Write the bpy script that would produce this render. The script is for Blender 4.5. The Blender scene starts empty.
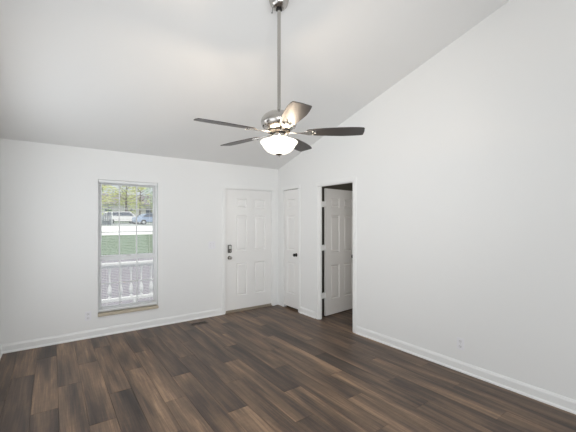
import bpy, bmesh, math, random
from mathutils import Vector, Matrix
PI = math.pi
scn = bpy.context.scene
C = scn.collection

# ------------------------------------------------------------------ camera, world, sun, area lights, exposure
cd = bpy.data.cameras.new('camera')
cam = bpy.data.objects.new('camera', cd); C.objects.link(cam)
cam.location = (-3.3165, -4.9213, 1.4923)
cam.rotation_euler = (PI / 2, 0, math.radians(54.2987 - 90))
cd.sensor_width = 36.0
cd.lens = 328.54 / 576 * 36
cd.shift_y = (221.95 - 216) / 576
cd.clip_start = 0.02; cd.clip_end = 500
scn.camera = cam

w = bpy.data.worlds.new('world'); scn.world = w; w.use_nodes = True
bg = w.node_tree.nodes['Background']
bg.inputs['Color'].default_value = (0.90, 0.95, 1.0, 1)
bg.inputs['Strength'].default_value = 0.9

sd = bpy.data.lights.new('sun', 'SUN'); sd.energy = 3.2; sd.angle = 0.02; sd.color = (1.0, 0.96, 0.88)
sun = bpy.data.objects.new('sun', sd); C.objects.link(sun)
sun.rotation_euler = Vector((-0.04, -0.34, 0.90)).to_track_quat('Z', 'Y').to_euler()

def area(name, loc, direction, sx, sy, power, color):
    d = bpy.data.lights.new(name, 'AREA'); d.shape = 'RECTANGLE'; d.size = sx; d.size_y = sy
    d.energy = power; d.color = color
    o = bpy.data.objects.new(name, d); C.objects.link(o); o.location = loc
    o.rotation_euler = Vector(direction).to_track_quat('-Z', 'Y').to_euler()
    return o
# daylight coming in through the glazed openings behind and beside the camera
area('daylight_rear_window', (-1.70, -8.05, 1.30), (0.3, 1, 0.35), 2.7, 2.1, 44, (0.90, 0.96, 1.0))
area('daylight_side_window', (-3.83, -1.60, 1.45), (1, 0.05, 0.0), 1.4, 1.4, 15.5, (0.95, 0.98, 1.0))
area('daylight_side_window', (-3.83, -3.35, 1.45), (1, 0.1, 0.1), 1.3, 1.4, 8, (0.95, 0.98, 1.0))
# unseen soft fill lamps added beside the camera to brighten the room
area('camera_fill', (-3.20, -5.25, 1.95), (0.55, 0.8, 0.0), 1.0, 1.0, 16, (0.99, 0.99, 0.98))
fl_ = area('camera_fill', (-3.20, -5.25, 1.95), (0.55, 0.8, 0.05), 1.0, 1.0, 8, (1.0, 0.985, 0.955)); fl_.data.spread = 1.2
area('hall_fill', (1.3, -3.3, 1.7), (-0.25, 1, -0.25), 0.6, 0.6, 9.0, (1.0, 0.95, 0.88))  # unseen lamp added inside the hall to brighten the open door

scn.view_settings.view_transform = 'Standard'
scn.view_settings.look = 'None'
scn.view_settings.gamma = 1
scn.view_settings.use_curve_mapping = False
scn.view_settings.exposure = 0.06

# ------------------------------------------------------------------ materials
MATS = {}
def mat(name, col, rough=0.5, metal=0.0, spec=0.5, bump=0.0, bscale=60, var=0.0, emit=None, estr=0):
    m = bpy.data.materials.new(name); m.use_nodes = True
    nt = m.node_tree; n = nt.nodes; l = nt.links
    b = n['Principled BSDF']
    b.inputs['Base Color'].default_value = (*col, 1)
    b.inputs['Roughness'].default_value = rough
    b.inputs['Metallic'].default_value = metal
    b.inputs['Specular IOR Level'].default_value = spec
    tc = n.new('ShaderNodeTexCoord')
    nz = n.new('ShaderNodeTexNoise'); nz.inputs['Scale'].default_value = bscale
    nz.inputs['Detail'].default_value = 4
    l.new(tc.outputs['Object'], nz.inputs['Vector'])
    if bump:
        bp = n.new('ShaderNodeBump'); bp.inputs['Strength'].default_value = bump
        bp.inputs['Distance'].default_value = 0.002
        l.new(nz.outputs['Fac'], bp.inputs['Height']); l.new(bp.outputs['Normal'], b.inputs['Normal'])
    if var:
        mx = n.new('ShaderNodeMix'); mx.data_type = 'RGBA'
        mx.inputs[6].default_value = (*[c * (1 - var) for c in col], 1)
        mx.inputs[7].default_value = (*[min(1, c * (1 + var)) for c in col], 1)
        l.new(nz.outputs['Fac'], mx.inputs[0]); l.new(mx.outputs[2], b.inputs['Base Color'])
    if emit:
        b.inputs['Emission Color'].default_value = (*emit, 1)
        b.inputs['Emission Strength'].default_value = estr
    MATS[name] = m
    return m

M_wall = mat('wall_paint', (0.87, 0.87, 0.862), 0.75, bump=0.15, bscale=180)
M_ceil = mat('ceiling_paint', (0.84, 0.84, 0.835), 0.85, bump=0.25, bscale=120)
M_trim = mat('trim_paint', (0.88, 0.88, 0.87), 0.35, bump=0.03)
M_door = mat('door_paint', (0.86, 0.85, 0.835), 0.38, bump=0.05, bscale=40)
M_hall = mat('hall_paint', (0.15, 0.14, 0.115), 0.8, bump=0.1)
M_nickel = mat('brushed_nickel', (0.52, 0.50, 0.475), 0.24, 1.0, bump=0.05, bscale=200)
M_chrome = mat('chrome', (0.75, 0.74, 0.72), 0.15, 1.0, bump=0.02)
M_black = mat('black_metal', (0.015, 0.014, 0.013), 0.35, 0.6, bump=0.03)
M_dark = mat('dark_cavity', (0.02, 0.018, 0.015), 0.8, bump=0.05)
M_plate = mat('white_plastic', (0.865, 0.86, 0.885), 0.35, bump=0.02)
M_sill = mat('tan_sill', (0.56, 0.49, 0.38), 0.4, bump=0.05, bscale=25, var=0.12)
M_vinyl = mat('window_vinyl', (0.90, 0.90, 0.90), 0.4, bump=0.02)
M_blind = mat('blind_slat', (0.84, 0.85, 0.85), 0.5, bump=0.02)
M_thresh = mat('threshold', (0.40, 0.34, 0.27), 0.45, 0.3, bump=0.1, bscale=80, var=0.15)
M_blade = mat('blade_walnut', (0.052, 0.046, 0.044), 0.38, bump=0.08, bscale=50)
M_register = mat('register_brown', (0.10, 0.075, 0.06), 0.45, 0.3, bump=0.05)
M_porch = mat('porch_paint', (0.42, 0.41, 0.43), 0.7, bump=0.1, bscale=20, var=0.08)
M_rail = mat('rail_white', (0.97, 0.97, 0.97), 0.5, bump=0.05)
M_drive = mat('driveway_concrete_shaded', (0.30, 0.28, 0.31), 0.9, bump=0.3, bscale=3, var=0.12)  # grey-lavender base colour stands in for the shade over the yard
M_road = mat('road_concrete', (0.80, 0.79, 0.77), 0.9, bump=0.3, bscale=2, var=0.05)
M_asph = mat('asphalt', (0.40, 0.42, 0.42), 0.9, bump=0.3, bscale=2, var=0.1)
M_grass = mat('lawn_grass', (0.155, 0.205, 0.14), 0.9, bump=0.6, bscale=5, var=0.25)
M_bark = mat('bark', (0.22, 0.18, 0.15), 0.9, bump=0.6, bscale=10, var=0.3)
M_carblue = mat('car_paint_blue', (0.42, 0.50, 0.66), 0.25, 0.1, bump=0.01)
M_carwhite = mat('car_paint_white', (0.85, 0.83, 0.83), 0.3, bump=0.01)
M_tyre = mat('tyre_rubber', (0.03, 0.03, 0.035), 0.8, bump=0.1)
M_carglass = mat('car_glass', (0.10, 0.12, 0.16), 0.1, bump=0.01)
M_fence = mat('fence_grey', (0.30, 0.33, 0.38), 0.7, bump=0.2, bscale=8, var=0.1)
M_siding = mat('house_siding', (0.72, 0.70, 0.68), 0.8, bump=0.2, bscale=6, var=0.05)
M_roofsh = mat('roof_shingle', (0.25, 0.23, 0.24), 0.9, bump=0.4, bscale=12, var=0.2)

def leaf_mat(name, col):
    m = mat(name, col, 0.6, bump=0.1, bscale=2.0, var=0.35)
    n = m.node_tree.nodes; l = m.node_tree.links
    b = n['Principled BSDF']; out = n['Material Output']
    tr = n.new('ShaderNodeBsdfTranslucent'); tr.inputs['Color'].default_value = (*[min(1, c * 1.5) for c in col], 1)
    mx = n.new('ShaderNodeMixShader'); mx.inputs[0].default_value = 0.45
    l.new(b.outputs[0], mx.inputs[1]); l.new(tr.outputs[0], mx.inputs[2]); l.new(mx.outputs[0], out.inputs[0])
    return m
M_leafA = leaf_mat('leaf_yellow_green', (0.68, 0.72, 0.36))
M_leafB = leaf_mat('leaf_mid_green', (0.42, 0.54, 0.30))
M_leafC = leaf_mat('leaf_grey_green', (0.56, 0.64, 0.54))

# clear glass that lets daylight through
M_glass = bpy.data.materials.new('window_glass'); M_glass.use_nodes = True
_n = M_glass.node_tree.nodes; _l = M_glass.node_tree.links
_n.remove(_n['Principled BSDF'])
_t = _n.new('ShaderNodeBsdfTransparent'); _t.inputs[0].default_value = (0.97, 0.98, 0.98, 1)
_g = _n.new('ShaderNodeBsdfGlossy'); _g.inputs['Roughness'].default_value = 0.02
_x = _n.new('ShaderNodeMixShader'); _f = _n.new('ShaderNodeFresnel'); _f.inputs[0].default_value = 1.35
_l.new(_f.outputs[0], _x.inputs[0]); _l.new(_t.outputs[0], _x.inputs[1]); _l.new(_g.outputs[0], _x.inputs[2])
_l.new(_x.outputs[0], _n['Material Output'].inputs[0])
# insect screen: a fine grey mesh, half open
M_screen = bpy.data.materials.new('insect_screen'); M_screen.use_nodes = True
_n = M_screen.node_tree.nodes; _l = M_screen.node_tree.links
_b = _n['Principled BSDF']; _b.inputs['Base Color'].default_value = (0.62, 0.60, 0.66, 1); _b.inputs['Roughness'].default_value = 0.8
_t = _n.new('ShaderNodeBsdfTransparent'); _x = _n.new('ShaderNodeMixShader'); _x.inputs[0].default_value = 0.10
_l.new(_t.outputs[0], _x.inputs[1]); _l.new(_b.outputs[0], _x.inputs[2]); _l.new(_x.outputs[0], _n['Material Output'].inputs[0])
# frosted lit bowl
M_bowl = mat('frosted_bowl', (0.95, 0.93, 0.88), 0.35, bump=0.02, emit=(1.0, 0.90, 0.74), estr=1.3)
M_bulb = mat('lit_bulb', (1, 1, 1), 0.3, emit=(1.0, 0.80, 0.55), estr=6)

# floor: wide dark vinyl planks running towards the window wall
def floor_material():
    m = bpy.data.materials.new('floor_planks'); m.use_nodes = True
    n = m.node_tree.nodes; l = m.node_tree.links; b = n['Principled BSDF']
    tc = n.new('ShaderNodeTexCoord')
    at = n.new('ShaderNodeAttribute'); at.attribute_name = 'plank'      # r = tone, g,b = random offsets
    sp = n.new('ShaderNodeSeparateColor'); l.new(at.outputs['Color'], sp.inputs[0])
    off = n.new('ShaderNodeCombineXYZ')
    mg = n.new('ShaderNodeMath'); mg.operation = 'MULTIPLY'; mg.inputs[1].default_value = 37; l.new(sp.outputs[1], mg.inputs[0])
    mb = n.new('ShaderNodeMath'); mb.operation = 'MULTIPLY'; mb.inputs[1].default_value = 53; l.new(sp.outputs[2], mb.inputs[0])
    l.new(mg.outputs[0], off.inputs[0]); l.new(mb.outputs[0], off.inputs[1])
    ad = n.new('ShaderNodeVectorMath'); ad.operation = 'ADD'
    l.new(tc.outputs['Object'], ad.inputs[0]); l.new(off.outputs[0], ad.inputs[1])
    def noise(sx, sy, detail, dist=0.0, rough=0.55):
        mp = n.new('ShaderNodeMapping'); mp.inputs['Scale'].default_value = (sx, sy, 1)
        l.new(ad.outputs[0], mp.inputs[0])
        z = n.new('ShaderNodeTexNoise'); z.inputs['Scale'].default_value = 1; z.inputs['Detail'].default_value = detail
        z.inputs['Roughness'].default_value = rough; z.inputs['Distortion'].default_value = dist
        l.new(mp.outputs[0], z.inputs['Vector']); return z
    broad = noise(9, 0.9, 2, 0.3)
    grain = noise(75, 2.6, 5, 0.5, 0.65)
    cross = noise(14, 30, 3)
    # tone = plank tone + broad streak + fine grain
    def mad(a, k, c):
        x = n.new('ShaderNodeMath'); x.operation = 'MULTIPLY_ADD'
        l.new(a, x.inputs[0]); x.inputs[1].default_value = k
        if isinstance(c, float): x.inputs[2].default_value = c
        else: l.new(c, x.inputs[2])
        return x.outputs[0]
    s = mad(broad.outputs['Fac'], 1.5, -0.75)
    s = mad(grain.outputs['Fac'], 0.95, s)
    s = mad(cross.outputs['Fac'], 0.16, s)
    s2 = n.new('ShaderNodeMath'); s2.operation = 'ADD'; l.new(s, s2.inputs[0]); l.new(sp.outputs[0], s2.inputs[1])
    s3 = mad(s2.outputs[0], 0.92, -0.470)
    r = n.new('ShaderNodeValToRGB'); l.new(s3, r.inputs[0])
    e = r.color_ramp.elements
    e[0].position = 0.0; e[0].color = (0.036, 0.027, 0.023, 1)
    e[1].position = 1.0; e[1].color = (0.400, 0.262, 0.165, 1)
    q = e.new(0.35); q.color = (0.092, 0.064, 0.049, 1)
    q = e.new(0.65); q.color = (0.195, 0.128, 0.084, 1)
    l.new(r.outputs[0], b.inputs['Base Color'])
    rr = n.new('ShaderNodeMapRange'); rr.inputs[3].default_value = 0.36; rr.inputs[4].default_value = 0.52
    l.new(grain.outputs['Fac'], rr.inputs[0]); l.new(rr.outputs[0], b.inputs['Roughness'])
    b.inputs['Specular IOR Level'].default_value = 0.38
    bp = n.new('ShaderNodeBump'); bp.inputs['Strength'].default_value = 0.12; bp.inputs['Distance'].default_value = 0.001
    l.new(grain.outputs['Fac'], bp.inputs['Height']); l.new(bp.outputs['Normal'], b.inputs['Normal'])
    return m
M_floor = floor_material()

# ------------------------------------------------------------------ mesh helpers
class MB:
    def __init__(s): s.bm = bmesh.new()
    def quad(s, pts):
        return s.bm.faces.new([s.bm.verts.new(p) for p in pts])
    def box(s, x0, x1, y0, y1, z0, z1, bevel=0.0):
        r = bmesh.ops.create_cube(s.bm, size=1)
        for v in r['verts']:
            v.co = Vector(((x0 + x1) / 2 + v.co.x * (x1 - x0), (y0 + y1) / 2 + v.co.y * (y1 - y0), (z0 + z1) / 2 + v.co.z * (z1 - z0)))
        if bevel:
            es = list({e for v in r['verts'] for e in v.link_edges})
            bmesh.ops.bevel(s.bm, geom=es, offset=bevel, segments=2, affect='EDGES')
        return s
    def lathe(s, prof, seg=40, c=(0, 0, 0), axis='z'):
        rings = []
        for r, h in prof:
            ring = []
            for i in range(seg):
                a = 2 * PI * i / seg; x, y = max(r, 1e-4) * math.cos(a), max(r, 1e-4) * math.sin(a)
                p = {'z': (x, y, h), 'x': (h, x, y), 'y': (x, h, y)}[axis]
                ring.append(s.bm.verts.new((p[0] + c[0], p[1] + c[1], p[2] + c[2])))
            rings.append(ring)
        for a, b in zip(rings, rings[1:]):
            for i in range(seg):
                s.bm.faces.new((a[i], a[(i + 1) % seg], b[(i + 1) % seg], b[i]))
        for ring in (rings[0], rings[-1]):
            s.bm.faces.new(ring)
        return s
    def prism(s, pts, z0, z1, f=lambda p: p):
        """outline pts (2D) extruded between z0 and z1, mapped by f"""
        a = [s.bm.verts.new(f((p[0], p[1], z0))) for p in pts]
        b = [s.bm.verts.new(f((p[0], p[1], z1))) for p in pts]
        s.bm.faces.new(a); s.bm.faces.new(b)
        for i in range(len(pts)):
            j = (i + 1) % len(pts); s.bm.faces.new((a[i], a[j], b[j], b[i]))
        return s
    def tube(s, pts, r, seg=8):
        pts = [Vector(p) for p in pts]; rings = []
        for i, p in enumerate(pts):
            d = (pts[min(i + 1, len(pts) - 1)] - pts[max(i - 1, 0)]).normalized()
            u = d.orthogonal().normalized(); v = d.cross(u)
            rr = r[i] if isinstance(r, (list, tuple)) else r
            rings.append([s.bm.verts.new(p + rr * (math.cos(2 * PI * k / seg) * u + math.sin(2 * PI * k / seg) * v)) for k in range(seg)])
        for a, b in zip(rings, rings[1:]):
            for k in range(seg): s.bm.faces.new((a[k], a[(k + 1) % seg], b[(k + 1) % seg], b[k]))
        s.bm.faces.new(rings[0]); s.bm.faces.new(rings[-1])
        return s
    def xf(s, mtx):
        bmesh.ops.transform(s.bm, matrix=mtx, verts=s.bm.verts); return s
    def build(s, name, m, parent=None, smooth=False):
        bmesh.ops.recalc_face_normals(s.bm, faces=s.bm.faces)
        me = bpy.data.meshes.new(name); s.bm.to_mesh(me); s.bm.free()
        me.materials.append(m)
        if smooth:
            for p in me.polygons: p.use_smooth = True
        o = bpy.data.objects.new(name, me); C.objects.link(o)
        if parent: o.parent = parent
        if smooth:
            try: me.set_sharp_from_angle(angle=math.radians(38))
            except Exception: pass
        return o

def empty(name, loc=(0, 0, 0), rz=0):
    o = bpy.data.objects.new(name, None); C.objects.link(o); o.location = loc; o.rotation_euler = (0, 0, rz)
    o.empty_display_size = 0.1
    return o
def tag(o, label, cat, group=None, kind=None):
    o['label'] = label; o['category'] = cat
    if group: o['group'] = group
    if kind: o['kind'] = kind
    return o
def struct(o, label, cat): return tag(o, label, cat, kind='structure')
def copy_tree(o, parent=None):
    c = o.copy(); C.objects.link(c); c.parent = parent
    for ch in [x for x in bpy.data.objects if x.parent == o]:
        copy_tree(ch, c)
    return c

# ------------------------------------------------------------------ room dimensions
XL = -3.792; YR = -8.0; RIDGE = -5.4; S = 0.2784
def roof(y): return 2.44 - S * y if y > RIDGE else 2.44 - S * RIDGE - S * (RIDGE - y)

def wall(name, us, zs, holes, f, t, label, top=None, m=M_wall):
    """grid wall: us/zs cut lines, holes = (u0,u1,z0,z1); f(u,z,d) -> point; thickness t; top(u) = height of last row"""
    us = sorted(set(us) | {h[0] for h in holes} | {h[1] for h in holes})
    zs = sorted(set(zs) | {h[2] for h in holes} | {h[3] for h in holes})
    b = MB(); nz = len(zs) - 1
    def Z(u, j): return top(u) if (top and j == nz) else zs[j]
    def solid(i, j):
        if i < 0 or j < 0 or i >= len(us) - 1 or j >= nz: return False
        uc = (us[i] + us[i + 1]) / 2; zc = (zs[j] + zs[j + 1]) / 2
        return not any(h[0] < uc < h[1] and h[2] < zc < h[3] for h in holes)
    for i in range(len(us) - 1):
        for j in range(nz):
            if not solid(i, j): continue
            u0, u1 = us[i], us[i + 1]
            c = [(u0, Z(u0, j)), (u1, Z(u1, j)), (u1, Z(u1, j + 1)), (u0, Z(u0, j + 1))]
            b.quad([f(u, z, 0) for u, z in c]); b.quad([f(u, z, t) for u, z in c])
            for k, (di, dj) in enumerate(((0, -1), (1, 0), (0, 1), (-1, 0))):
                if not solid(i + di, j + dj):
                    p, q = c[k], c[(k + 1) % 4]
                    b.quad([f(*p, 0), f(*q, 0), f(*q, t), f(*p, t)])
    bmesh.ops.remove_doubles(b.bm, verts=b.bm.verts, dist=1e-5)
    return struct(b.build(name, m), label, 'wall')

# openings
WIN = (-2.829, -2.079, 0.267, 2.050)
FD = (-1.035, -0.125, 0.0, 2.045)          # front door opening
CD_ = (-0.600, -0.180, 0.0, 2.050)         # closet door opening (y)
HD = (-1.820, -1.105, 0.0, 2.045)          # hall doorway (y)
TH = 0.06

wall('wall_back', [XL - 0.12, 0.0], [-0.02, 2.46], [WIN, (FD[0], FD[1], -0.02, FD[3])], lambda u, z, d: (u, d, z), 0.14,
     'white painted wall holding the window and the front door')
wall('wall_right', [YR - 0.12, RIDGE, 0.14], [-0.02, 2.44], [(HD[0], HD[1], -0.02, HD[3]), (CD_[0], CD_[1], -0.02, CD_[3])],
     lambda u, z, d: (d, u, z), TH, 'tall white gable wall holding the open doorway', top=lambda u: roof(u) + 0.02)
wall('wall_left', [YR - 0.12, RIDGE, 0.0], [-0.02, 2.44], [(-4.05, -2.65, 0.70, 2.20), (-2.35, -0.85, 0.70, 2.20)],
     lambda u, z, d: (XL - d, u, z), 0.12, 'white side wall beside the camera', top=lambda u: roof(u) + 0.02)
wall('wall_rear', [XL, 0.0], [-0.02, roof(YR)], [(-3.10, -0.30, 0.02, 2.20)],
     lambda u, z, d: (u, YR - d, z), 0.12, 'white wall behind the camera with a wide glazed opening')

# ceiling (two slopes)
b = MB()
for (ya, yb) in ((0.14, RIDGE), (RIDGE, YR - 0.12)):
    za, zb = roof(ya) + 0.0, roof(yb)
    x0, x1 = XL - 0.12, TH
    P = [(x0, ya, za), (x1, ya, za), (x1, yb, zb), (x0, yb, zb)]
    Q = [(p[0], p[1], p[2] + 0.15) for p in P]
    b.quad(P); b.quad(Q)
    for k in range(4):
        b.quad([P[k], P[(k + 1) % 4], Q[(k + 1) % 4], Q[k]])
struct(b.build('ceiling', M_ceil), 'white vaulted ceiling sloping down to the window wall', 'ceiling')

# ------------------------------------------------------------------ floor planks (one surface)
random.seed(7)
TONE = {  # (column, segment) -> tone, read off the photograph; D dark, M medium, L light; leftmost column's first tone includes shadow
 (0,0):.30,(0,1):.26,(1,0):.52,(1,1):.30,(1,2):.35,(2,0):.30,(2,1):.50,(2,2):.30,(3,0):.50,(3,1):.42,(4,0):.55,(4,1):.50,(4,2):.5,
 (5,0):.36,(5,1):.55,(5,2):.26,(6,0):.52,(6,1):.60,(7,0):.42,(7,1):.52,(7,2):.6,(8,0):.52,(8,1):.28,(8,2):.46,
 (9,0):.46,(9,1):.38,(9,2):.54,(10,0):.42,(10,1):.40,(10,2):.45,(11,0):.40,(11,1):.36,(11,2):.60,(11,3):.32,
 (12,0):.5,(12,1):.30,(12,2):.56,(13,0):.42,(13,1):.5,(13,2):.48,(14,0):.50,(14,1):.42,(14,2):.44,(14,3):.6,
 (15,0):.5,(15,1):.62,(15,2):.60,(16,0):.48,(16,1):.30,(16,2):.28,(16,3):.52,(17,0):.42,(17,1):.55,(17,2):.5,(18,0):.5,(18,1):.40,(18,2):.52,(19,0):.5,(19,1):.44,(19,2):.48,
 (20,0):.4,(20,1):.46,(20,2):.42}
me = bpy.data.meshes.new('floor'); V = []; Fc = []; cols = []
PH = {0: -1.30, 1: -0.86, 2: -0.44}        # first joint of columns by index mod 3
W_ = 0.1791; g = 0.0012
def addq(x0, x1, y0, y1, z0, z1, col):
    k = len(V)
    V.extend([(x0, y0, z1), (x1, y0, z1), (x1, y1, z1), (x0, y1, z1),
              (x0 - g, y0 - g, z0), (x1 + g, y0 - g, z0), (x1 + g, y1 + g, z0), (x0 - g, y1 + g, z0)])
    Fc.extend([(k, k+1, k+2, k+3), (k, k+4, k+5, k+1), (k+1, k+5, k+6, k+2), (k+2, k+6, k+7, k+3), (k+3, k+7, k+4, k)])
    cols.extend([col] * 20)
FX1 = 2.6
for ci in range(0, 36):
    x0 = -0.945 - 16 * W_ + ci * W_; x1 = x0 + W_
    x0c = max(x0, XL - 0.05)
    if x0c > FX1: break
    ys = [0.13]; y = PH[ci % 3]
    if y < -1.2: pass
    while y > YR: ys.append(y); y -= 1.262
    ys.append(YR)
    for si in range(len(ys) - 1):
        t = TONE.get((ci, si), random.uniform(0.3, 0.6))
        addq(x0c + g, x1 - g, ys[si + 1] + g, ys[si] - g, -0.003, 0.0, (t, random.random(), random.random(), 1))
me.from_pydata(V, [], Fc); me.update()
ca = me.color_attributes.new('plank', 'FLOAT_COLOR', 'CORNER')
for i, c in enumerate(cols): ca.data[i].color = c
me.materials.append(M_floor)
fl = bpy.data.objects.new('floor', me); C.objects.link(fl)
struct(fl, 'dark brown wide plank floor running towards the window wall', 'floor')
b = MB(); b.box(XL - 0.12, 2.7, YR - 0.12, 0.14, -0.08, -0.003)
struct(b.build('floor_base', M_dark), 'dark subfloor under the planks', 'floor')

# ------------------------------------------------------------------ baseboards
def base_profile():   # (out, z): board with ogee top and shoe moulding
    return [(0, 0), (0.022, 0), (0.022, 0.010), (0.018, 0.018), (0.012, 0.022), (0.012, 0.078), (0.009, 0.088), (0.006, 0.094), (0.006, 0.098), (0, 0.102)]
def baseboard(name, a, bb, n, label):
    a = Vector(a); bb = Vector(bb); n = Vector(n); m_ = MB()
    pa = [m_.bm.verts.new(a + n * o + Vector((0, 0, z))) for o, z in base_profile()]
    pb = [m_.bm.verts.new(bb + n * o + Vector((0, 0, z))) for o, z in base_profile()]
    m_.bm.faces.new(pa); m_.bm.faces.new(pb)
    for i in range(len(pa)):
        j = (i + 1) % len(pa); m_.bm.faces.new((pa[i], pa[j], pb[j], pb[i]))
    return struct(m_.build(name, M_trim), label, 'baseboard')
baseboard('baseboard_back', (XL, 0, 0), (-1.092, 0, 0), (0, -1, 0), 'white baseboard under the window')
baseboard('baseboard_right', (0, HD[0] - 0.062, 0), (0, YR, 0), (-1, 0, 0), 'long white baseboard along the right wall')
baseboard('baseboard_pier', (0, CD_[0] - 0.06, 0), (0, HD[1] + 0.066, 0), (-1, 0, 0), 'short white baseboard between closet door and doorway')
baseboard('baseboard_left', (XL, -0.012, 0), (XL, YR, 0), (1, 0, 0), 'white baseboard along the side wall')

# ------------------------------------------------------------------ casings
def casing(name, f, u0, u1, zt, label, wl=0.058, wr=0.058, wt=0.062, th=0.014):
    """door casing around opening u0..u1 up to zt; f(u, z, out) -> point"""
    b = MB()
    def bar(c):
        # c: (ua, ub, za, zb); two step profile
        for (k, t) in ((0.0, th * 0.6), (0.010, th)):
            r = bmesh.ops.create_cube(b.bm, size=1)
            ua, ub, za, zb = c[0] + k, c[1] - k, c[2] + (k if c[2] > 0.5 else 0), c[3] - k
            for v in r['verts']:
                v.co = Vector(f((ua + ub) / 2 + v.co.x * (ub - ua), (za + zb) / 2 + v.co.z * (zb - za), t / 2 + v.co.y * t))
    if wl: bar((u0 - wl, u0, 0, zt))
    if wr: bar((u1, u1 + wr, 0, zt))
    bar((u0 - wl, u1 + wr, zt, zt + wt))
    return struct(b.build(name, M_trim), label, 'trim')
fb = lambda u, z, o: (u, -o, z)
fr = lambda u, z, o: (-o, u, z)
casing('trim_1', fb, FD[0], FD[1], FD[3], 'white casing around the front door', wr=0.065)
casing('trim_2', fr, CD_[0], CD_[1], CD_[3], 'white casing around the closet door', wl=0.055, wr=0.06, th=0.009)
casing('trim_3', fr, HD[0], HD[1], HD[3], 'white casing around the open doorway', wl=0.058, wr=0.060)
# jamb lining of the doorway with stop
b = MB()
b.box(0.0, TH, HD[1] - 0.012, HD[1], 0, HD[3]); b.box(0.0, TH, HD[0], HD[0] + 0.012, 0, HD[3])
b.box(0.0, TH, HD[0], HD[1], HD[3] - 0.012, HD[3])
b.box(0.018, 0.038, HD[1] - 0.022, HD[1] - 0.012, 0, HD[3] - 0.012)
b.box(0.018, 0.038, HD[0] + 0.012, HD[0] + 0.022, 0, HD[3] - 0.012)
struct(b.build('trim_4', M_trim), 'white jamb lining the open doorway', 'trim')

# ------------------------------------------------------------------ panel doors
def panel_slab(wd, ht, th, panels, both=False):
    """slab in local x 0..wd, z 0..ht; face at y=0 (towards -y), back at y=th; panels: (x0,x1,z0,z1)"""
    b = MB()
    xs = sorted({0, wd} | {p[0] for p in panels} | {p[1] for p in panels})
    zs = sorted({0, ht} | {p[2] for p in panels} | {p[3] for p in panels})
    for sgn, y in ((1, 0.0), (-1, th)):
        for i in range(len(xs) - 1):
            for j in range(len(zs) - 1):
                x0, x1, z0, z1 = xs[i], xs[i + 1], zs[j], zs[j + 1]
                isp = any(abs(x0 - p[0]) < 1e-6 and abs(x1 - p[1]) < 1e-6 and abs(z0 - p[2]) < 1e-6 and abs(z1 - p[3]) < 1e-6 for p in panels)
                if not isp:
                    b.quad([(x0, y, z0), (x1, y, z0), (x1, y, z1), (x0, y, z1)])
                else:
                    rings = []
                    for ins, dep in ((0, 0), (0.008, 0.011), (0.020, 0.012), (0.036, 0.003)):
                        yy = y + sgn * dep
                        rings.append([(x0 + ins, yy, z0 + ins), (x1 - ins, yy, z0 + ins), (x1 - ins, yy, z1 - ins), (x0 + ins, yy, z1 - ins)])
                    for a, c in zip(rings, rings[1:]):
                        for k in range(4): b.quad([a[k], a[(k + 1) % 4], c[(k + 1) % 4], c[k]])
                    b.quad(rings[-1])
    for q in ([(0,0,0),(wd,0,0),(wd,th,0),(0,th,0)], [(0,0,ht),(wd,0,ht),(wd,th,ht),(0,th,ht)],
              [(0,0,0),(0,th,0),(0,th,ht),(0,0,ht)], [(wd,0,0),(wd,th,0),(wd,th,ht),(wd,0,ht)]):
        b.quad(q)
    bmesh.ops.remove_doubles(b.bm, verts=b.bm.verts, dist=1e-5)
    return b
ROWS = ((0.265, 0.805), (1.010, 1.600), (1.728, 1.880))

# front door: face just behind the wall plane
d1 = empty('door_1', (FD[0] + 0.012, 0.020, 0.0))
struct(d1, 'closed white six-panel front door with a keypad lock', 'door')
dw = FD[1] - FD[0] - 0.024
px_ = [(0.200, 0.395), (0.545, 0.760)]
sl = panel_slab(dw, 2.012, 0.044, [(a, c, z0 - 0.022, z1 - 0.022) for a, c in px_ for z0, z1 in ROWS])
sl.xf(Matrix.Translation((0, 0, 0.022))); sl.build('door_panel', M_door, d1)
# keypad deadbolt (dark body, nickel face) and knob
lk = MB(); lk.box(0.040, 0.106, -0.026, 0.0, 0.985, 1.118, 0.008); lk = lk.build('keypad_lock', mat('lock_grey', (0.16, 0.155, 0.15), 0.4, 0.7, bump=0.03), d1)
lk['label'] = 'dark grey keypad deadbolt'
kp = MB(); kp.box(0.052, 0.094, -0.030, -0.0262, 1.050, 1.105, 0.002); kp.build('keypad', M_chrome, lk)
tn = MB(); tn.box(0.066, 0.080, -0.040, -0.0262, 1.000, 1.030, 0.003); tn.build('thumb_turn', M_nickel, lk)
kb = MB(); kb.lathe([(0.0, -0.062), (0.018, -0.060), (0.027, -0.050), (0.028, -0.040), (0.020, -0.030), (0.011, -0.024), (0.011, -0.008), (0.031, -0.006), (0.033, 0.0)], 28, (0.072, 0, 0.905), 'y')
kb = kb.build('door_knob', M_nickel, d1, True); kb['label'] = 'round satin nickel knob'
def hinge(parent, x, y, z, name='hinge', m=M_trim, r=0.007):
    h = MB(); h.tube([(x, y, z - 0.045), (x, y, z + 0.045)], r, 10); h.box(x - 0.004, x + 0.016, y + 0.001, y + 0.006, z - 0.043, z + 0.043)
    return h.build(name, m, parent)
for z in (0.24, 1.03, 1.80): hinge(d1, dw + 0.004, -0.008, z)
# door guard latch mounted high by the hinge side casing
th_ = MB(); th_.box(FD[0], FD[1], -0.004, 0.10, 0.0, 0.018, 0.003)
struct(th_.build('trim_5', M_thresh), 'tan metal threshold under the front door', 'trim')
wsx = MB(); wsx.box(0.0, dw, -0.006, -0.0005, 0.024, 0.040); wsx.build('door_sweep', M_thresh, d1)
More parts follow.
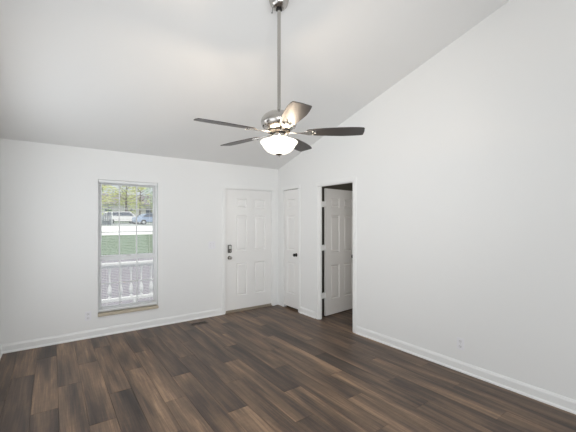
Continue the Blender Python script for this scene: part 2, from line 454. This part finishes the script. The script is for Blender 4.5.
# stops / jamb of front door
b = MB(); b.box(FD[0], FD[0] + 0.010, 0.0, 0.14, 0.018, FD[3]); b.box(FD[1] - 0.010, FD[1], 0.0, 0.14, 0.018, FD[3]); b.box(FD[0] + 0.010, FD[1] - 0.010, 0.0, 0.14, FD[3] - 0.009, FD[3])
struct(b.build('trim_6', M_trim), 'white jamb lining the front door opening', 'trim')

# closet door: faces -x ; local frame rotated so local -y -> world -x
d2 = empty('door_2', (0.004, CD_[1] - 0.008, 0.0), -PI / 2)
struct(d2, 'narrow closed white closet door in the corner with a black knob', 'door')
cw = CD_[1] - CD_[0] - 0.016
sl = panel_slab(cw, 2.000, 0.035, [(0.095, cw - 0.095, z0 - 0.04, z1 - 0.04) for z0, z1 in ROWS])
sl.xf(Matrix.Translation((0, 0, 0.040))); sl.build('door_panel', M_door, d2)
def knob(parent, x, z, side=-1, y0=0.0):
    k = MB(); s = side
    k.lathe([(0.0, s * 0.060), (0.018, s * 0.058), (0.027, s * 0.048), (0.027, s * 0.038), (0.018, s * 0.028), (0.011, s * 0.022), (0.011, s * 0.007), (0.028, s * 0.006), (0.031, 0)], 28, (x, y0, z), 'y')
    o = k.build('door_knob', M_black, parent, True); o['label'] = 'round black knob'; return o
knob(d2, cw - 0.055, 0.940)
for z in (0.24, 1.03, 1.80): hinge(d2, -0.005, -0.008, z)
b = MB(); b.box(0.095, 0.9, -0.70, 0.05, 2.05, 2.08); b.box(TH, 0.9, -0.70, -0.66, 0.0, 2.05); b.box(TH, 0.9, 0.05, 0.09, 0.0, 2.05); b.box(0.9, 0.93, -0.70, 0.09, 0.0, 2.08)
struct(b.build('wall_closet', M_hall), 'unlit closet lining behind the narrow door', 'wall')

# hall door, swung open about ninety degrees into the hall
ang = math.atan2(0.075, 0.72)
d3 = empty('door_3', (0.177, -1.078, 0.0), ang)
struct(d3, 'white six-panel door standing open into the hall', 'door')
HW = 0.765
sl = panel_slab(HW, 2.005, 0.035, [(a, c, z0 - 0.02, z1 - 0.02) for a, c in ((0.115, 0.335), (0.445, 0.665)) for z0, z1 in ROWS])
sl.xf(Matrix.Translation((0, 0, 0.016))); sl.build('door_panel', M_door, d3)
knob(d3, HW - 0.088, 0.905); knob(d3, HW - 0.088, 0.905, 1, 0.035)
for z in (0.34, 1.09, 1.77):
    h = MB()
    h.tube([(-0.028, 0.022, z - 0.045), (-0.028, 0.022, z + 0.045)], 0.007, 10)
    h.box(-0.028, 0.0, 0.006, 0.034, z - 0.044, z + 0.044)
    h.box(-0.119, -0.028, 0.003, 0.010, z - 0.044, z + 0.044)
    h.build('hinge', M_trim, d3)

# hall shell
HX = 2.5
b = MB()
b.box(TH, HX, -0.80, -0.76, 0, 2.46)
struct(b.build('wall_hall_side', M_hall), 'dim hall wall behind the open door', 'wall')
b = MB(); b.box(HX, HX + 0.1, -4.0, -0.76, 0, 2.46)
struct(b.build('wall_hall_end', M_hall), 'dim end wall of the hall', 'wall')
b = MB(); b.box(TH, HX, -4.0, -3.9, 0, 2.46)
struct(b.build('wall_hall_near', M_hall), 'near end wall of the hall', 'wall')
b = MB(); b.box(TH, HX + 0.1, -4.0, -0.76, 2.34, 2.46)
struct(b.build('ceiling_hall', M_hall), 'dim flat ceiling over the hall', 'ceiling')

# ------------------------------------------------------------------ window
x0, x1, z0, z1 = WIN
wn = empty('window_1', ((x0 + x1) / 2, 0.0, z0)); struct(wn, 'tall white double-hung window with grilles looking onto the porch', 'window')
cx = (x0 + x1) / 2
def L(o): return o
def wbox(b, xa, xb, ya, yb, za, zb, bev=0): return b.box(xa - cx, xb - cx, ya, yb, za - z0, zb - z0, bev)
b = MB()
wbox(b, x0, x0 + 0.026, 0.055, 0.125, z0 + 0.03, z1); wbox(b, x1 - 0.026, x1, 0.055, 0.125, z0 + 0.03, z1)
wbox(b, x0 + .026, x1 - 0.026, 0.055, 0.125, z1 - 0.026, z1); wbox(b, x0 + .026, x1 - 0.026, 0.055, 0.125, z0 + 0.03, z0 + 0.062)
b.build('window_frame', M_vinyl, wn)
def sash(name, za, zb, y, rows, st=0.020, rb=0.03, rt=0.03):
    xa, xb = x0 + 0.026, x1 - 0.026
    b = MB()
    wbox(b, xa, xa + st, y, y + 0.03, za, zb); wbox(b, xb - st, xb, y, y + 0.03, za, zb)
    wbox(b, xa + st, xb - st, y, y + 0.03, za, za + rb); wbox(b, xa + st, xb - st, y, y + 0.03, zb - rt, zb)
    o = b.build(name, M_vinyl, wn)
    g_ = MB(); wbox(g_, xa + st, xb - st, y + 0.014, y + 0.016, za + rb, zb - rt); g_.build('pane', M_glass, o)
    m_ = MB(); gw = xb - xa - 2 * st; gh = zb - za - rb - rt
    for k in (1, 2):
        c = xa + st + gw * k / 3; wbox(m_, c - 0.008, c + 0.008, y + 0.004, y + 0.012, za + rb, zb - rt)
    for k in range(1, rows):
        c = za + rb + gh * k / rows; wbox(m_, xa + st, xb - st, y + 0.0045, y + 0.0115, c - 0.007, c + 0.007)
    m_.build('grille', M_vinyl, o)
    return o
sash('upper_sash', 0.985, 2.024, 0.092, 3, rb=0.05)
lo = sash('lower_sash', 0.329, 1.030, 0.058, 2, rb=0.035, rt=0.055)
b = MB(); wbox(b, cx - 0.03, cx + 0.03, 0.046, 0.062, 1.030, 1.042, 0.002); lt = b.build('sash_lock', M_nickel, lo)
b = MB(); wbox(b, x0 + 0.03, x1 - 0.03, 0.1235, 0.1245, 0.33, 1.0); sc = b.build('insect_screen', M_screen, wn); sc['label'] = 'grey insect screen outside the lower sash'
b = MB(); wbox(b, x0 - 0.003, x1 + 0.003, -0.020, 0.0, z0 - 0.010, z0 + 0.024, 0.004); wbox(b, x0, x1, 0.0, 0.14, z0 , z0 + 0.024)
sl_ = b.build('window_sill', M_sill, wn); sl_['label'] = 'tan sill projecting below the window'

# horizontal mini blind, slats turned open
bl = empty('window_blind', (cx, 0.03, z1 - 0.002)); tag(bl, 'white horizontal blind with thin open slats hanging in the window', 'blind')
hw = (x1 - x0) / 2 - 0.006
b = MB(); b.box(-hw, hw, -0.018, 0.018, -0.036, 0.0, 0.003); b.build('head_rail', M_blind, bl)
b = MB(); zb_ = z0 + 0.052 - (z1 - 0.002)
z = -0.05
while z > zb_ + 0.03:
    b.quad([(-hw + .004, -0.012, z + 0.0011), (hw - .004, -0.012, z + 0.0011), (hw - .004, 0.0, z + 0.0006), (-hw + .004, 0.0, z + 0.0006)])
    b.quad([(-hw + .004, 0.0, z + 0.0006), (hw - .004, 0.0, z + 0.0006), (hw - .004, 0.012, z - 0.0019), (-hw + .004, 0.012, z - 0.0019)])
    z -= 0.0215
o = b.build('slats', M_blind, bl)
sm = o.modifiers.new('thick', 'SOLIDIFY'); sm.thickness = 0.0006
b = MB(); b.box(-hw, hw, -0.013, 0.013, zb_ + 0.0, zb_ + 0.022, 0.003); b.build('bottom_rail', M_blind, bl)
for x in (-hw + 0.10, hw - 0.10):
    b = MB()
    b.tube([(x, -0.0135, -0.03), (x, -0.0135, zb_ + 0.01)], 0.0007, 5); b.tube([(x, 0.0135, -0.03), (x, 0.0135, zb_ + 0.01)], 0.0007, 5)
    b.build('ladder_cord', M_blind, bl)
b = MB(); b.tube([(-hw + 0.035, -0.022, -0.03), (-hw + 0.034, -0.024, -0.80)], 0.0035, 8); b.build('tilt_wand', mat('clear_wand', (0.75, 0.78, 0.78), 0.2, bump=0.01), bl)

# window openings behind the camera get simple frames
b = MB()
for xa in (-3.10, -1.72, -0.34): b.box(xa, xa + 0.04, YR - 0.09, YR - 0.05, 0.02, 2.20)
b.box(-3.06, -0.34, YR - 0.09, YR - 0.05, 0.02, 0.08); b.box(-3.06, -0.34, YR - 0.09, YR - 0.05, 2.14, 2.20)
struct(b.build('window_2', M_vinyl), 'white framed sliding glass opening behind the camera', 'window')
for nm, ya, yb, lb in (('window_3', -4.05, -2.65, 'white framed side window to the left of the view, nearer the camera'), ('window_4', -2.35, -0.85, 'white framed side window to the left of the view, nearer the corner')):
    b = MB()
    for q in (ya, yb - 0.04): b.box(XL - 0.11, XL - 0.09, q, q + 0.04, 0.70, 2.20)
    for z in (0.70, 1.43, 2.15): b.box(XL - 0.11, XL - 0.09, ya + 0.04, yb - 0.04, z, z + 0.05)
    struct(b.build(nm, M_vinyl), lb, 'window')

# ------------------------------------------------------------------ ceiling fan
FXY = (-1.8908, -2.8181); FZ = roof(FXY[1])
fan = empty('ceiling_fan', (FXY[0], FXY[1], FZ))
tag(fan, 'brushed nickel ceiling fan with five dark blades and a lit glass bowl', 'ceiling fan')
def fz(z): return z - FZ
# canopy: dome whose rim follows the slope
b = MB()
prof = [(0.020, 3.140), (0.034, 3.141), (0.052, 3.150), (0.066, 3.168), (0.074, 3.192), (0.078, 3.215)]
seg = 40; rings = []
for r, h in prof:
    rings.append([b.bm.verts.new((r * math.cos(2*PI*i/seg), r * math.sin(2*PI*i/seg), fz(h))) for i in range(seg)])
rings.append([b.bm.verts.new((0.078 * math.cos(2*PI*i/seg), 0.078 * math.sin(2*PI*i/seg), -S * 0.078 * math.sin(2*PI*i/seg) - 0.0005)) for i in range(seg)])
# lower ring follows too so the wall of the canopy never folds
for v in rings[-2]: v.co.z = min(v.co.z, -S * v.co.y - 0.006)
for a_, c_ in zip(rings, rings[1:]):
    for i in range(seg): b.bm.faces.new((a_[i], a_[(i+1)%seg], c_[(i+1)%seg], c_[i]))
b.bm.faces.new(rings[0]); b.bm.faces.new(rings[-1])
cn = b.build('canopy', M_nickel, fan, True)
b = MB(); b.lathe([(0.0135, fz(3.128)), (0.024, fz(3.128)), (0.024, fz(3.1395)), (0.0135, fz(3.1395))], 28); b.build('hanger_ball', M_black, cn, True)
b = MB(); b.lathe([(0.0135, fz(2.36)), (0.0135, fz(3.139))], 24); b.build('downrod', M_nickel, fan, True)
R_ = math.radians(54.2987 - 90)          # camera yaw, for placing the wire on the canopy's left
lft = Vector((-math.cos(R_), -math.sin(R_), 0))
b = MB(); p0 = lft * 0.050 + Vector((0, 0, fz(3.149)))
b.tube([p0, p0 + Vector((0, 0, -0.03)), p0 + Vector((0, 0, -0.036)) - lft * -0.004], 0.0016, 6); b.lathe([(0.0, -0.006), (0.004, -0.003), (0.004, 0.003), (0.0, 0.006)], 10, tuple(p0 + Vector((0, 0, -0.040)) + lft * 0.004)); b.build('safety_wire', M_black, cn)
# motor housing
b = MB(); b.lathe([(0.0136, fz(2.350)), (0.024, fz(2.349)), (0.027, fz(2.343)), (0.055, fz(2.340)), (0.090, fz(2.330)), (0.118, fz(2.311)), (0.134, fz(2.288)), (0.140, fz(2.264)), (0.136, fz(2.243)), (0.120, fz(2.222)), (0.102, fz(2.206)), (0.085, fz(2.197))], 56)
mo = b.build('motor_housing', M_nickel, fan, True)
b = MB(); b.box(-0.005, 0.004, -0.0075, 0.0075, -0.0045, 0.0045, 0.001)
v0 = b.build('vent_slot', M_dark, mo)
for k in range(20):
    v = v0 if k == 0 else v0.copy()
    if k: C.objects.link(v)
    a = 2 * PI * k / 20
    v.parent = mo; v.location = (0.1225 * math.cos(a), 0.1225 * math.sin(a), fz(2.227))
    v.rotation_euler = (0, 0.60, a)
b = MB(); b.lathe([(0.040, fz(2.1955)), (0.088, fz(2.1955)), (0.088, fz(2.184)), (0.040, fz(2.184))], 44); b.build('flywheel', M_dark, fan, True)
b = MB(); b.lathe([(0.030, fz(2.183)), (0.046, fz(2.183)), (0.048, fz(2.178)), (0.048, fz(2.150)), (0.046, fz(2.144)), (0.030, fz(2.144))], 40); sh_ = b.build('switch_housing', M_nickel, fan, True)
b = MB(); b.lathe([(0.028, fz(2.1435)), (0.075, fz(2.1435)), (0.080, fz(2.139)), (0.078, fz(2.136)), (0.028, fz(2.136))], 44); b.build('light_fitter', M_nickel, fan, True)
# glass bowl (open topped, double walled)
outer = [(0.143, 2.111), (0.145, 2.106), (0.139, 2.097), (0.130, 2.087), (0.122, 2.073), (0.110, 2.055), (0.092, 2.038), (0.066, 2.024), (0.034, 2.018), (0.012, 2.017)]
inner = [(r - 0.005, z + 0.005) for r, z in outer[::-1] if r > 0.015]
b = MB(); b.lathe([(r, fz(z)) for r, z in outer[::-1]] + [(0.140, fz(2.1130))] + [(r, fz(z)) for r, z in inner[::-1]] , 56)
bw = b.build('glass_bowl', M_bowl, fan, True); bw['label'] = 'lit white frosted glass bowl'
b = MB(); b.lathe([(0.0, fz(1.990)), (0.004, fz(1.992)), (0.006, fz(1.997)), (0.004, fz(2.002)), (0.010, fz(2.004)), (0.022, fz(2.008)), (0.028, fz(2.0155)), (0.0, fz(2.0165))], 24); b.build('finial', M_nickel, bw, True)
b = MB(); b.tube([(0, 0, fz(2.018)), (0, 0, fz(2.138))], 0.004, 8); b.build('center_stem', M_nickel, fan)
for k in range(2):
    a = math.radians(20 + 180 * k); x, y = 0.062 * math.cos(a), 0.062 * math.sin(a)
    b = MB(); b.lathe([(0.0, fz(2.058)), (0.012, fz(2.062)), (0.019, fz(2.078)), (0.017, fz(2.096)), (0.010, fz(2.110)), (0.010, fz(2.135))], 18, (x, y, 0)); b.build('bulb', M_bulb, fan, True)
    pl = bpy.data.lights.new('bulb_light', 'POINT'); pl.energy = 7.5; pl.color = (1.0, 0.80, 0.60); pl.shadow_soft_size = 0.015
    po = bpy.data.objects.new('bulb_light', pl); C.objects.link(po); po.parent = fan; po.location = (x * 1.5, y * 1.5, fz(2.105))
# blades and irons
cam_right = math.radians(54.2987 - 90)    # world angle of the camera's right
def blade_outline():
    pts = []
    up = [(0.215, 0.034), (0.235, 0.047), (0.30, 0.057), (0.40, 0.067), (0.50, 0.074), (0.57, 0.071), (0.620, 0.066), (0.642, 0.063)]
    tip = [(0.648, 0.057), (0.650, 0.0), (0.646, -0.050)]
    dn = [(0.638, -0.057), (0.61, -0.062), (0.55, -0.067), (0.46, -0.067), (0.36, -0.060), (0.28, -0.052), (0.235, -0.045), (0.215, -0.034)]
    return up + tip + dn
pitch = math.radians(10)
for k in range(5):
    phi = cam_right + math.radians(67.5 + 72 * k)
    # clockwise side raised: local -y up
    T = Matrix.Translation((0, 0, fz(2.178))) @ Matrix.Rotation(phi, 4, 'Z') @ Matrix.Rotation(-pitch, 4, 'X')
    b = MB(); b.prism(blade_outline(), 0.0, 0.006)
    bmesh.ops.bevel(b.bm, geom=[e for e in b.bm.edges], offset=0.001, segments=1, affect='EDGES')
    b.xf(T); bo = b.build('blade', M_blade, fan)
    b = MB()
    arm = [(0.070, 0.016), (0.11, 0.010), (0.16, 0.009), (0.195, 0.016), (0.225, 0.034), (0.262, 0.036), (0.272, 0.026), (0.262, 0.018), (0.250, 0.016), (0.252, 0.008), (0.285, 0.007), (0.290, 0.0)]
    out = arm + [(x, -y) for x, y in arm[::-1][1:]]
    b.prism(out, -0.0065, -0.0005)
    b.xf(T)
    for v in b.bm.verts:   # flatten root of the iron onto the flywheel
        rr = math.hypot(v.co.x, v.co.y)
        f_ = max(0.0, min(1.0, (rr - 0.085) / 0.10)); v.co.z = v.co.z * f_ + (fz(2.1795) + (0.002 if v.co.z > fz(2.18) else -0.002)) * (1 - f_)
    iron = b.build('blade_iron', M_nickel, fan)
    for (u, v_) in ((0.262, 0.026), (0.262, -0.026), (0.280, 0.0)):
        b = MB(); b.lathe([(0.0, -0.0105), (0.004, -0.010), (0.006, -0.0066), (0.0, -0.0066)], 10, (u, v_, 0)); b.xf(T); b.build('screw', M_chrome, iron)

# ------------------------------------------------------------------ wall plates
def outlet(name, loc, rz, label):
    """local face looks to -y"""
    t = empty(name, loc, rz); tag(t, label, 'outlet')
    b = MB(); b.box(-0.036, 0.036, -0.006, 0.0, -0.058, 0.058, 0.002); b.build('cover_plate', M_plate, t)
    for zc in (0.026, -0.026):
        b = MB(); b.prism([(0.0165 * math.cos(a) * (1.0), max(-0.013, min(0.013, 0.0175 * math.sin(a)))) for a in [2 * PI * i / 24 for i in range(24)]], 0, 0.0025, lambda p: (p[0], -0.006 - p[2], p[1] + zc))
        rc = b.build('receptacle', mat('outlet_face', (0.77, 0.765, 0.78), 0.4, bump=0.02) if 'outlet_face' not in MATS else MATS['outlet_face'], t)
        b = MB()
        b.box(-0.0072, -0.0058, -0.0092, -0.0086, zc + 0.001, zc + 0.008); b.box(0.0058, 0.0072, -0.0092, -0.0086, zc + 0.001, zc + 0.007); b.box(-0.0018, 0.0018, -0.0092, -0.0086, zc - 0.009, zc - 0.006)
        b.build('slots', M_register, rc)
    b = MB(); b.lathe([(0.0, -0.0075), (0.003, -0.007), (0.003, -0.006)], 10, (0, 0, 0), 'y'); b.build('screw', M_chrome, t)
    return t
outlet('wall_outlet', (-2.940, 0, 0.285), 0, 'white wall outlet low on the wall left of the window')
outlet('wall_outlet', (0, -3.262, 0.275), -PI / 2, 'white wall outlet low on the tall right wall above the long baseboard')
sw = empty('light_switch', (-1.262, 0, 1.125)); tag(sw, 'white double light switch plate beside the front door', 'light switch')
b = MB(); b.box(-0.058, 0.058, -0.006, 0, -0.060, 0.060, 0.002); b.build('cover_plate', M_plate, sw)
for x in (-0.024, 0.024):
    b = MB(); b.box(x - 0.006, x + 0.006, -0.0085, -0.006, -0.013, 0.013); r = b.build('rocker_frame', MATS['outlet_face'], sw)
    b = MB(); b.box(x - 0.004, x + 0.004, -0.016, -0.0085, 0.000, 0.009, 0.001); b.build('toggle', M_plate, r)
    for zc in (0.03, -0.03):
        b = MB(); b.lathe([(0.0, -0.0075), (0.003, -0.007), (0.003, -0.006)], 10, (x, 0, zc), 'y'); b.build('screw', M_chrome, sw)

# floor register
rg = empty('floor_register', (-1.563, -0.235, 0.0)); tag(rg, 'brown slotted metal vent set in the floor near the front door', 'floor vent')
b = MB(); b.box(-0.125, 0.125, -0.052, -0.036, 0, 0.005); b.box(-0.125, 0.125, 0.036, 0.052, 0, 0.005); b.box(-0.125, -0.110, -0.036, 0.036, 0, 0.005); b.box(0.110, 0.125, -0.036, 0.036, 0, 0.005)
b.build('vent_frame', M_register, rg)
b = MB(); b.box(-0.110, 0.110, -0.036, 0.036, 0.0003, 0.0010); b.build('duct_opening', M_dark, rg)
b = MB()
for i in range(12): b.box(-0.1015 + i * 0.0183, -0.0985 + i * 0.0183, -0.036, 0.036, 0.001, 0.0042)
b.build('grating', M_register, rg)

# ------------------------------------------------------------------ outside: porch, lawn, road
b = MB(); b.box(-9, 6, 0.14, 1.55, -0.22, -0.06)
struct(b.build('porch_floor', M_porch), 'grey porch floor outside the window', 'floor')
def strip(name, rows, m, label, cat):
    b = MB()
    for (ya, za), (yb, zb) in zip(rows, rows[1:]):
        n = 1
        b.quad([(-60, ya, za), (80, ya, za), (80, yb, zb), (-60, yb, zb)])
    bmesh.ops.remove_doubles(b.bm, verts=b.bm.verts, dist=1e-5)
    o = b.build(name, m); s_ = o.modifiers.new('t', 'SOLIDIFY'); s_.thickness = 0.05; s_.offset = -1
    return struct(o, label, cat)
strip('ground_driveway', [(1.55, -0.25), (6, -0.16), (12.6, -0.12)], M_drive, 'paved yard beyond the porch railing, shade painted into its grey', 'ground')
strip('ground_lawn', [(12.6, -0.11), (17, 0.08), (24.0, 0.42)], M_grass, 'green mown lawn beyond the paving', 'ground')
strip('ground_road', [(24.0, 0.40), (34.5, 0.98)], M_road, 'pale sunlit road beyond the lawn', 'ground')
strip('ground_parking', [(34.5, 0.98), (46, 1.30)], M_asph, 'grey parking strip under the cars', 'ground')
strip('ground_verge', [(46, 1.30), (60, 1.7), (110, 2.4)], M_grass, 'far green verge under the trees', 'ground')

# railing
YRL = 1.30
rl = empty('porch_railing', (-2.2, YRL, -0.06)); tag(rl, 'white porch railing with turned balusters outside the window', 'railing')
rx0, rx1 = -2.9, 2.3
b = MB(); b.box(rx0, rx1, -0.045, 0.045, 0.815, 0.865, 0.008); b.box(rx0, rx1, -0.02, 0.02, 0.775, 0.815); b.build('top_rail', M_rail, rl)
b = MB(); b.box(rx0, rx1, -0.03, 0.03, 0.205, 0.265, 0.006); b.build('bottom_rail', M_rail, rl)
bz0, bz1 = 0.265, 0.775
bp_ = [(0.024, 0.0), (0.024, 0.03), (0.014, 0.04), (0.030, 0.07), (0.034, 0.11), (0.030, 0.16), (0.018, 0.21), (0.013, 0.235), (0.020, 0.25), (0.013, 0.262), (0.012, 0.32), (0.015, 0.40), (0.020, 0.45), (0.024, 0.46), (0.024, 0.51)]
b = MB(); b.lathe([(r, bz0 + h * (bz1 - bz0) / 0.51) for r, h in bp_], 16)
b0 = b.build('baluster', M_rail, rl, True)
xs_ = []
k = 0; x = -2.53 - 0.165 + 2.2
while x < 1.9:
    o = b0 if k == 0 else b0.copy()
    if k: C.objects.link(o)
    o.parent = rl; o.location = (x, 0, 0); x += 0.165; k += 1
b = MB(); b.box(0.03, 0.09, -0.03, 0.03, 0.0, 0.205); b.build('rail_foot', M_rail, rl)
for x in (rx0 + 0.0, rx1 - 0.09):
    b = MB(); b.box(x, x + 0.09, -0.045, 0.045, 0.0, 0.205, 0.005); b.build('rail_foot', M_rail, rl)

# ------------------------------------------------------------------ trees
def tree(loc, h, cr, m, label, seed, n=1500, ls=0.22, low=0.25):
    rnd = random.Random(seed)
    t = empty('tree', loc); tag(t, label, 'tree', 'trees beyond the lawn')
    b = MB(); b.tube([(0, 0, -0.2), (0.05, 0, h * 0.3), (0.12, 0.05, h * 0.6), (0.1, 0.1, h * 0.85)], [0.20, 0.15, 0.09, 0.03], 10)
    for k in range(7):
        a = rnd.uniform(0, 2 * PI); z = h * rnd.uniform(0.35, 0.7)
        b.tube([(0.08, 0, z), (0.5 * cr * math.cos(a), 0.5 * cr * math.sin(a), z + h * 0.1), (0.85 * cr * math.cos(a), 0.85 * cr * math.sin(a), z + h * 0.16)], [0.07, 0.04, 0.015], 6)
    b.build('trunk', M_bark, t, True)
    clumps = [(Vector((rnd.gauss(0, .45) * cr, rnd.gauss(0, .45) * cr, h * rnd.uniform(low, 1.0))), rnd.uniform(0.25, 0.5) * cr) for _ in range(26)]
    V = []; Fq = []
    for i in range(n):
        c, r = rnd.choice(clumps)
        d = Vector((rnd.gauss(0, 1), rnd.gauss(0, 1), rnd.gauss(0, 1))).normalized() * r * rnd.random() ** 0.4
        p = c + d; q = Matrix.Rotation(rnd.uniform(0, 2 * PI), 3, 'Z') @ Matrix.Rotation(rnd.uniform(-1.2, 1.2), 3, 'X')
        s_ = ls * rnd.uniform(0.6, 1.3)
        k = len(V)
        for a_, c_ in ((-1, 0), (-0.2, -0.45), (1, 0), (-0.2, 0.45)):
            V.append(p + q @ Vector((a_ * s_, c_ * s_, 0)))
        Fq.append((k, k + 1, k + 2, k + 3))
    me = bpy.data.meshes.new('foliage'); me.from_pydata(V, [], Fq); me.materials.append(m)
    o = bpy.data.objects.new('foliage', me); C.objects.link(o); o.parent = t
tree((0.9, 37.5, 1.05), 7.5, 2.2, M_leafA, 'yellow green tree at the left edge of the window view', 1, 900, 0.20)
tree((6.3, 53, 1.5), 8.5, 2.8, M_leafA, 'large yellow green tree in the middle of the window view', 2, 1500, 0.22, 0.35)
tree((1.0, 47.5, 1.5), 7.5, 2.0, M_leafB, 'mid green tree behind the grey fence', 3, 1500, 0.22, 0.12)
tree((9.6, 49, 1.45), 7.5, 2.2, M_leafC, 'grey green tree behind the blue car', 4, 600, 0.22, 0.35)
tree((9.4, 58, 1.7), 8.5, 2.4, M_leafA, 'pale tree farthest back between the others', 5, 900, 0.26, 0.2)

# ------------------------------------------------------------------ cars
def car(loc, rz, paint, label, Lc=4.6, H=1.5, van=False):
    t = empty('car', loc, rz); tag(t, label, 'car', None)
    if van: side = [(-2.2, .35), (-2.28, .8), (-2.2, 1.0), (-2.05, 1.62), (0.9, 1.66), (1.45, 1.08), (2.15, .95), (2.3, .7), (2.25, .35)]
    else: side = [(-2.25, .35), (-2.3, .7), (-2.2, .95), (-1.7, 1.0), (-1.1, 1.42), (0.35, 1.45), (1.05, 1.0), (2.05, .86), (2.3, .65), (2.28, .35)]
    b = MB(); b.prism([(x, z) for x, z in side], -0.86, 0.86, lambda p: (p[0], p[2] * (1 - 0.12 * max(0, p[1] - 0.9) / 0.6), p[1]))
    bmesh.ops.bevel(b.bm, geom=[e for e in b.bm.edges], offset=0.05, segments=2, affect='EDGES')
    body = b.build('body', paint, t, True)
    for sgn in (-1, 1):
        b = MB()
        wl = [(-1.85, 1.08), (-1.78, 1.5), (0.85, 1.54), (1.25, 1.1)] if van else [(-1.5, 1.0), (-1.05, 1.34), (0.3, 1.37), (0.85, 1.02)]
        b.prism(wl, 0.0, 0.02, lambda p: (p[0], sgn * (0.865 * (1 - 0.12 * max(0, p[1] - 0.9) / 0.6) + p[2]), p[1])); b.build('side_window', M_carglass, body)
    b = MB()
    if van: b.quad([(0.97, -0.62, 1.60), (0.97, 0.62, 1.60), (1.47, 0.70, 1.11), (1.47, -0.70, 1.11)])
    else: b.quad([(0.42, -0.65, 1.43), (0.42, 0.65, 1.43), (1.06, 0.75, 1.03), (1.06, -0.75, 1.03)])
    o = b.build('windscreen', M_carglass, body); s_ = o.modifiers.new('t', 'SOLIDIFY'); s_.thickness = 0.03
    for x in (-1.4, 1.4):
        for y in (-0.80, 0.80):
            b = MB(); b.lathe([(0.12, -0.11), (0.29, -0.11), (0.33, -0.08), (0.33, 0.08), (0.29, 0.11), (0.12, 0.11)], 24, (x, y, 0.33), 'y'); wh = b.build('wheel', M_tyre, t, True)
            b = MB(); b.lathe([(0.0, -0.115), (0.19, -0.115), (0.19, 0.115), (0.0, 0.115)], 16, (x, y, 0.33), 'y'); b.build('hubcap', M_chrome, wh)
    for y in (-0.75, 0.45):
        b = MB(); b.box(2.2, 2.31, y, y + 0.3, 0.62, 0.75, 0.02); b.build('headlight', M_chrome, body)
def gz(y): return 0.98 + (y - 34.5) / 11.5 * 0.32 + 0.0 if y < 46 else 1.30
car((7.3, 40.0, gz(40)), 0.12, M_carblue, 'pale blue car parked beyond the lawn')
car((4.2, 43.2, gz(43.2)), 0.05, M_carwhite, 'white van parked to the left behind the blue car', van=True)

# gate / fence on the far left
gt = empty('garden_fence', (1.7, 39.2, gz(39.2))); tag(gt, 'dark grey picket fence at the far left beyond the road', 'fence')
b = MB(); b.box(-1.8, 0.75, -0.03, 0.03, 0.25, 0.37); b.box(-1.8, 0.75, -0.03, 0.03, 1.15, 1.27); b.build('fence_rail', M_fence, gt)
b = MB()
for i in range(14): b.box(-1.78 + i * 0.185, -1.66 + i * 0.185, -0.055, -0.03, 0.05, 1.45)
b.build('pickets', M_fence, gt)
for x in (-1.9, 0.75):
    b = MB(); b.box(x, x + 0.12, -0.06, 0.06, 0, 1.6, 0.01); b.build('post', M_rail, gt)

# distant pale house behind the trees
hs = empty('house', (9.5, 67, 1.8)); tag(hs, 'pale house far behind the trees', 'house')
b = MB(); b.box(-7, 7, -4, 4, 0, 3.0); b.build('wall', M_siding, hs)
b = MB(); b.prism([(-4.5, 3.0), (4.5, 3.0), (0, 5.2)], -7.4, 7.4, lambda p: (p[2], p[0], p[1])); b.build('roof', M_roofsh, hs)
for x in (-5, -1.5, 2, 5):
    b = MB(); b.box(x, x + 1.1, -4.05, -3.99, 1.0, 2.3); b.build('window', M_carglass, hs)
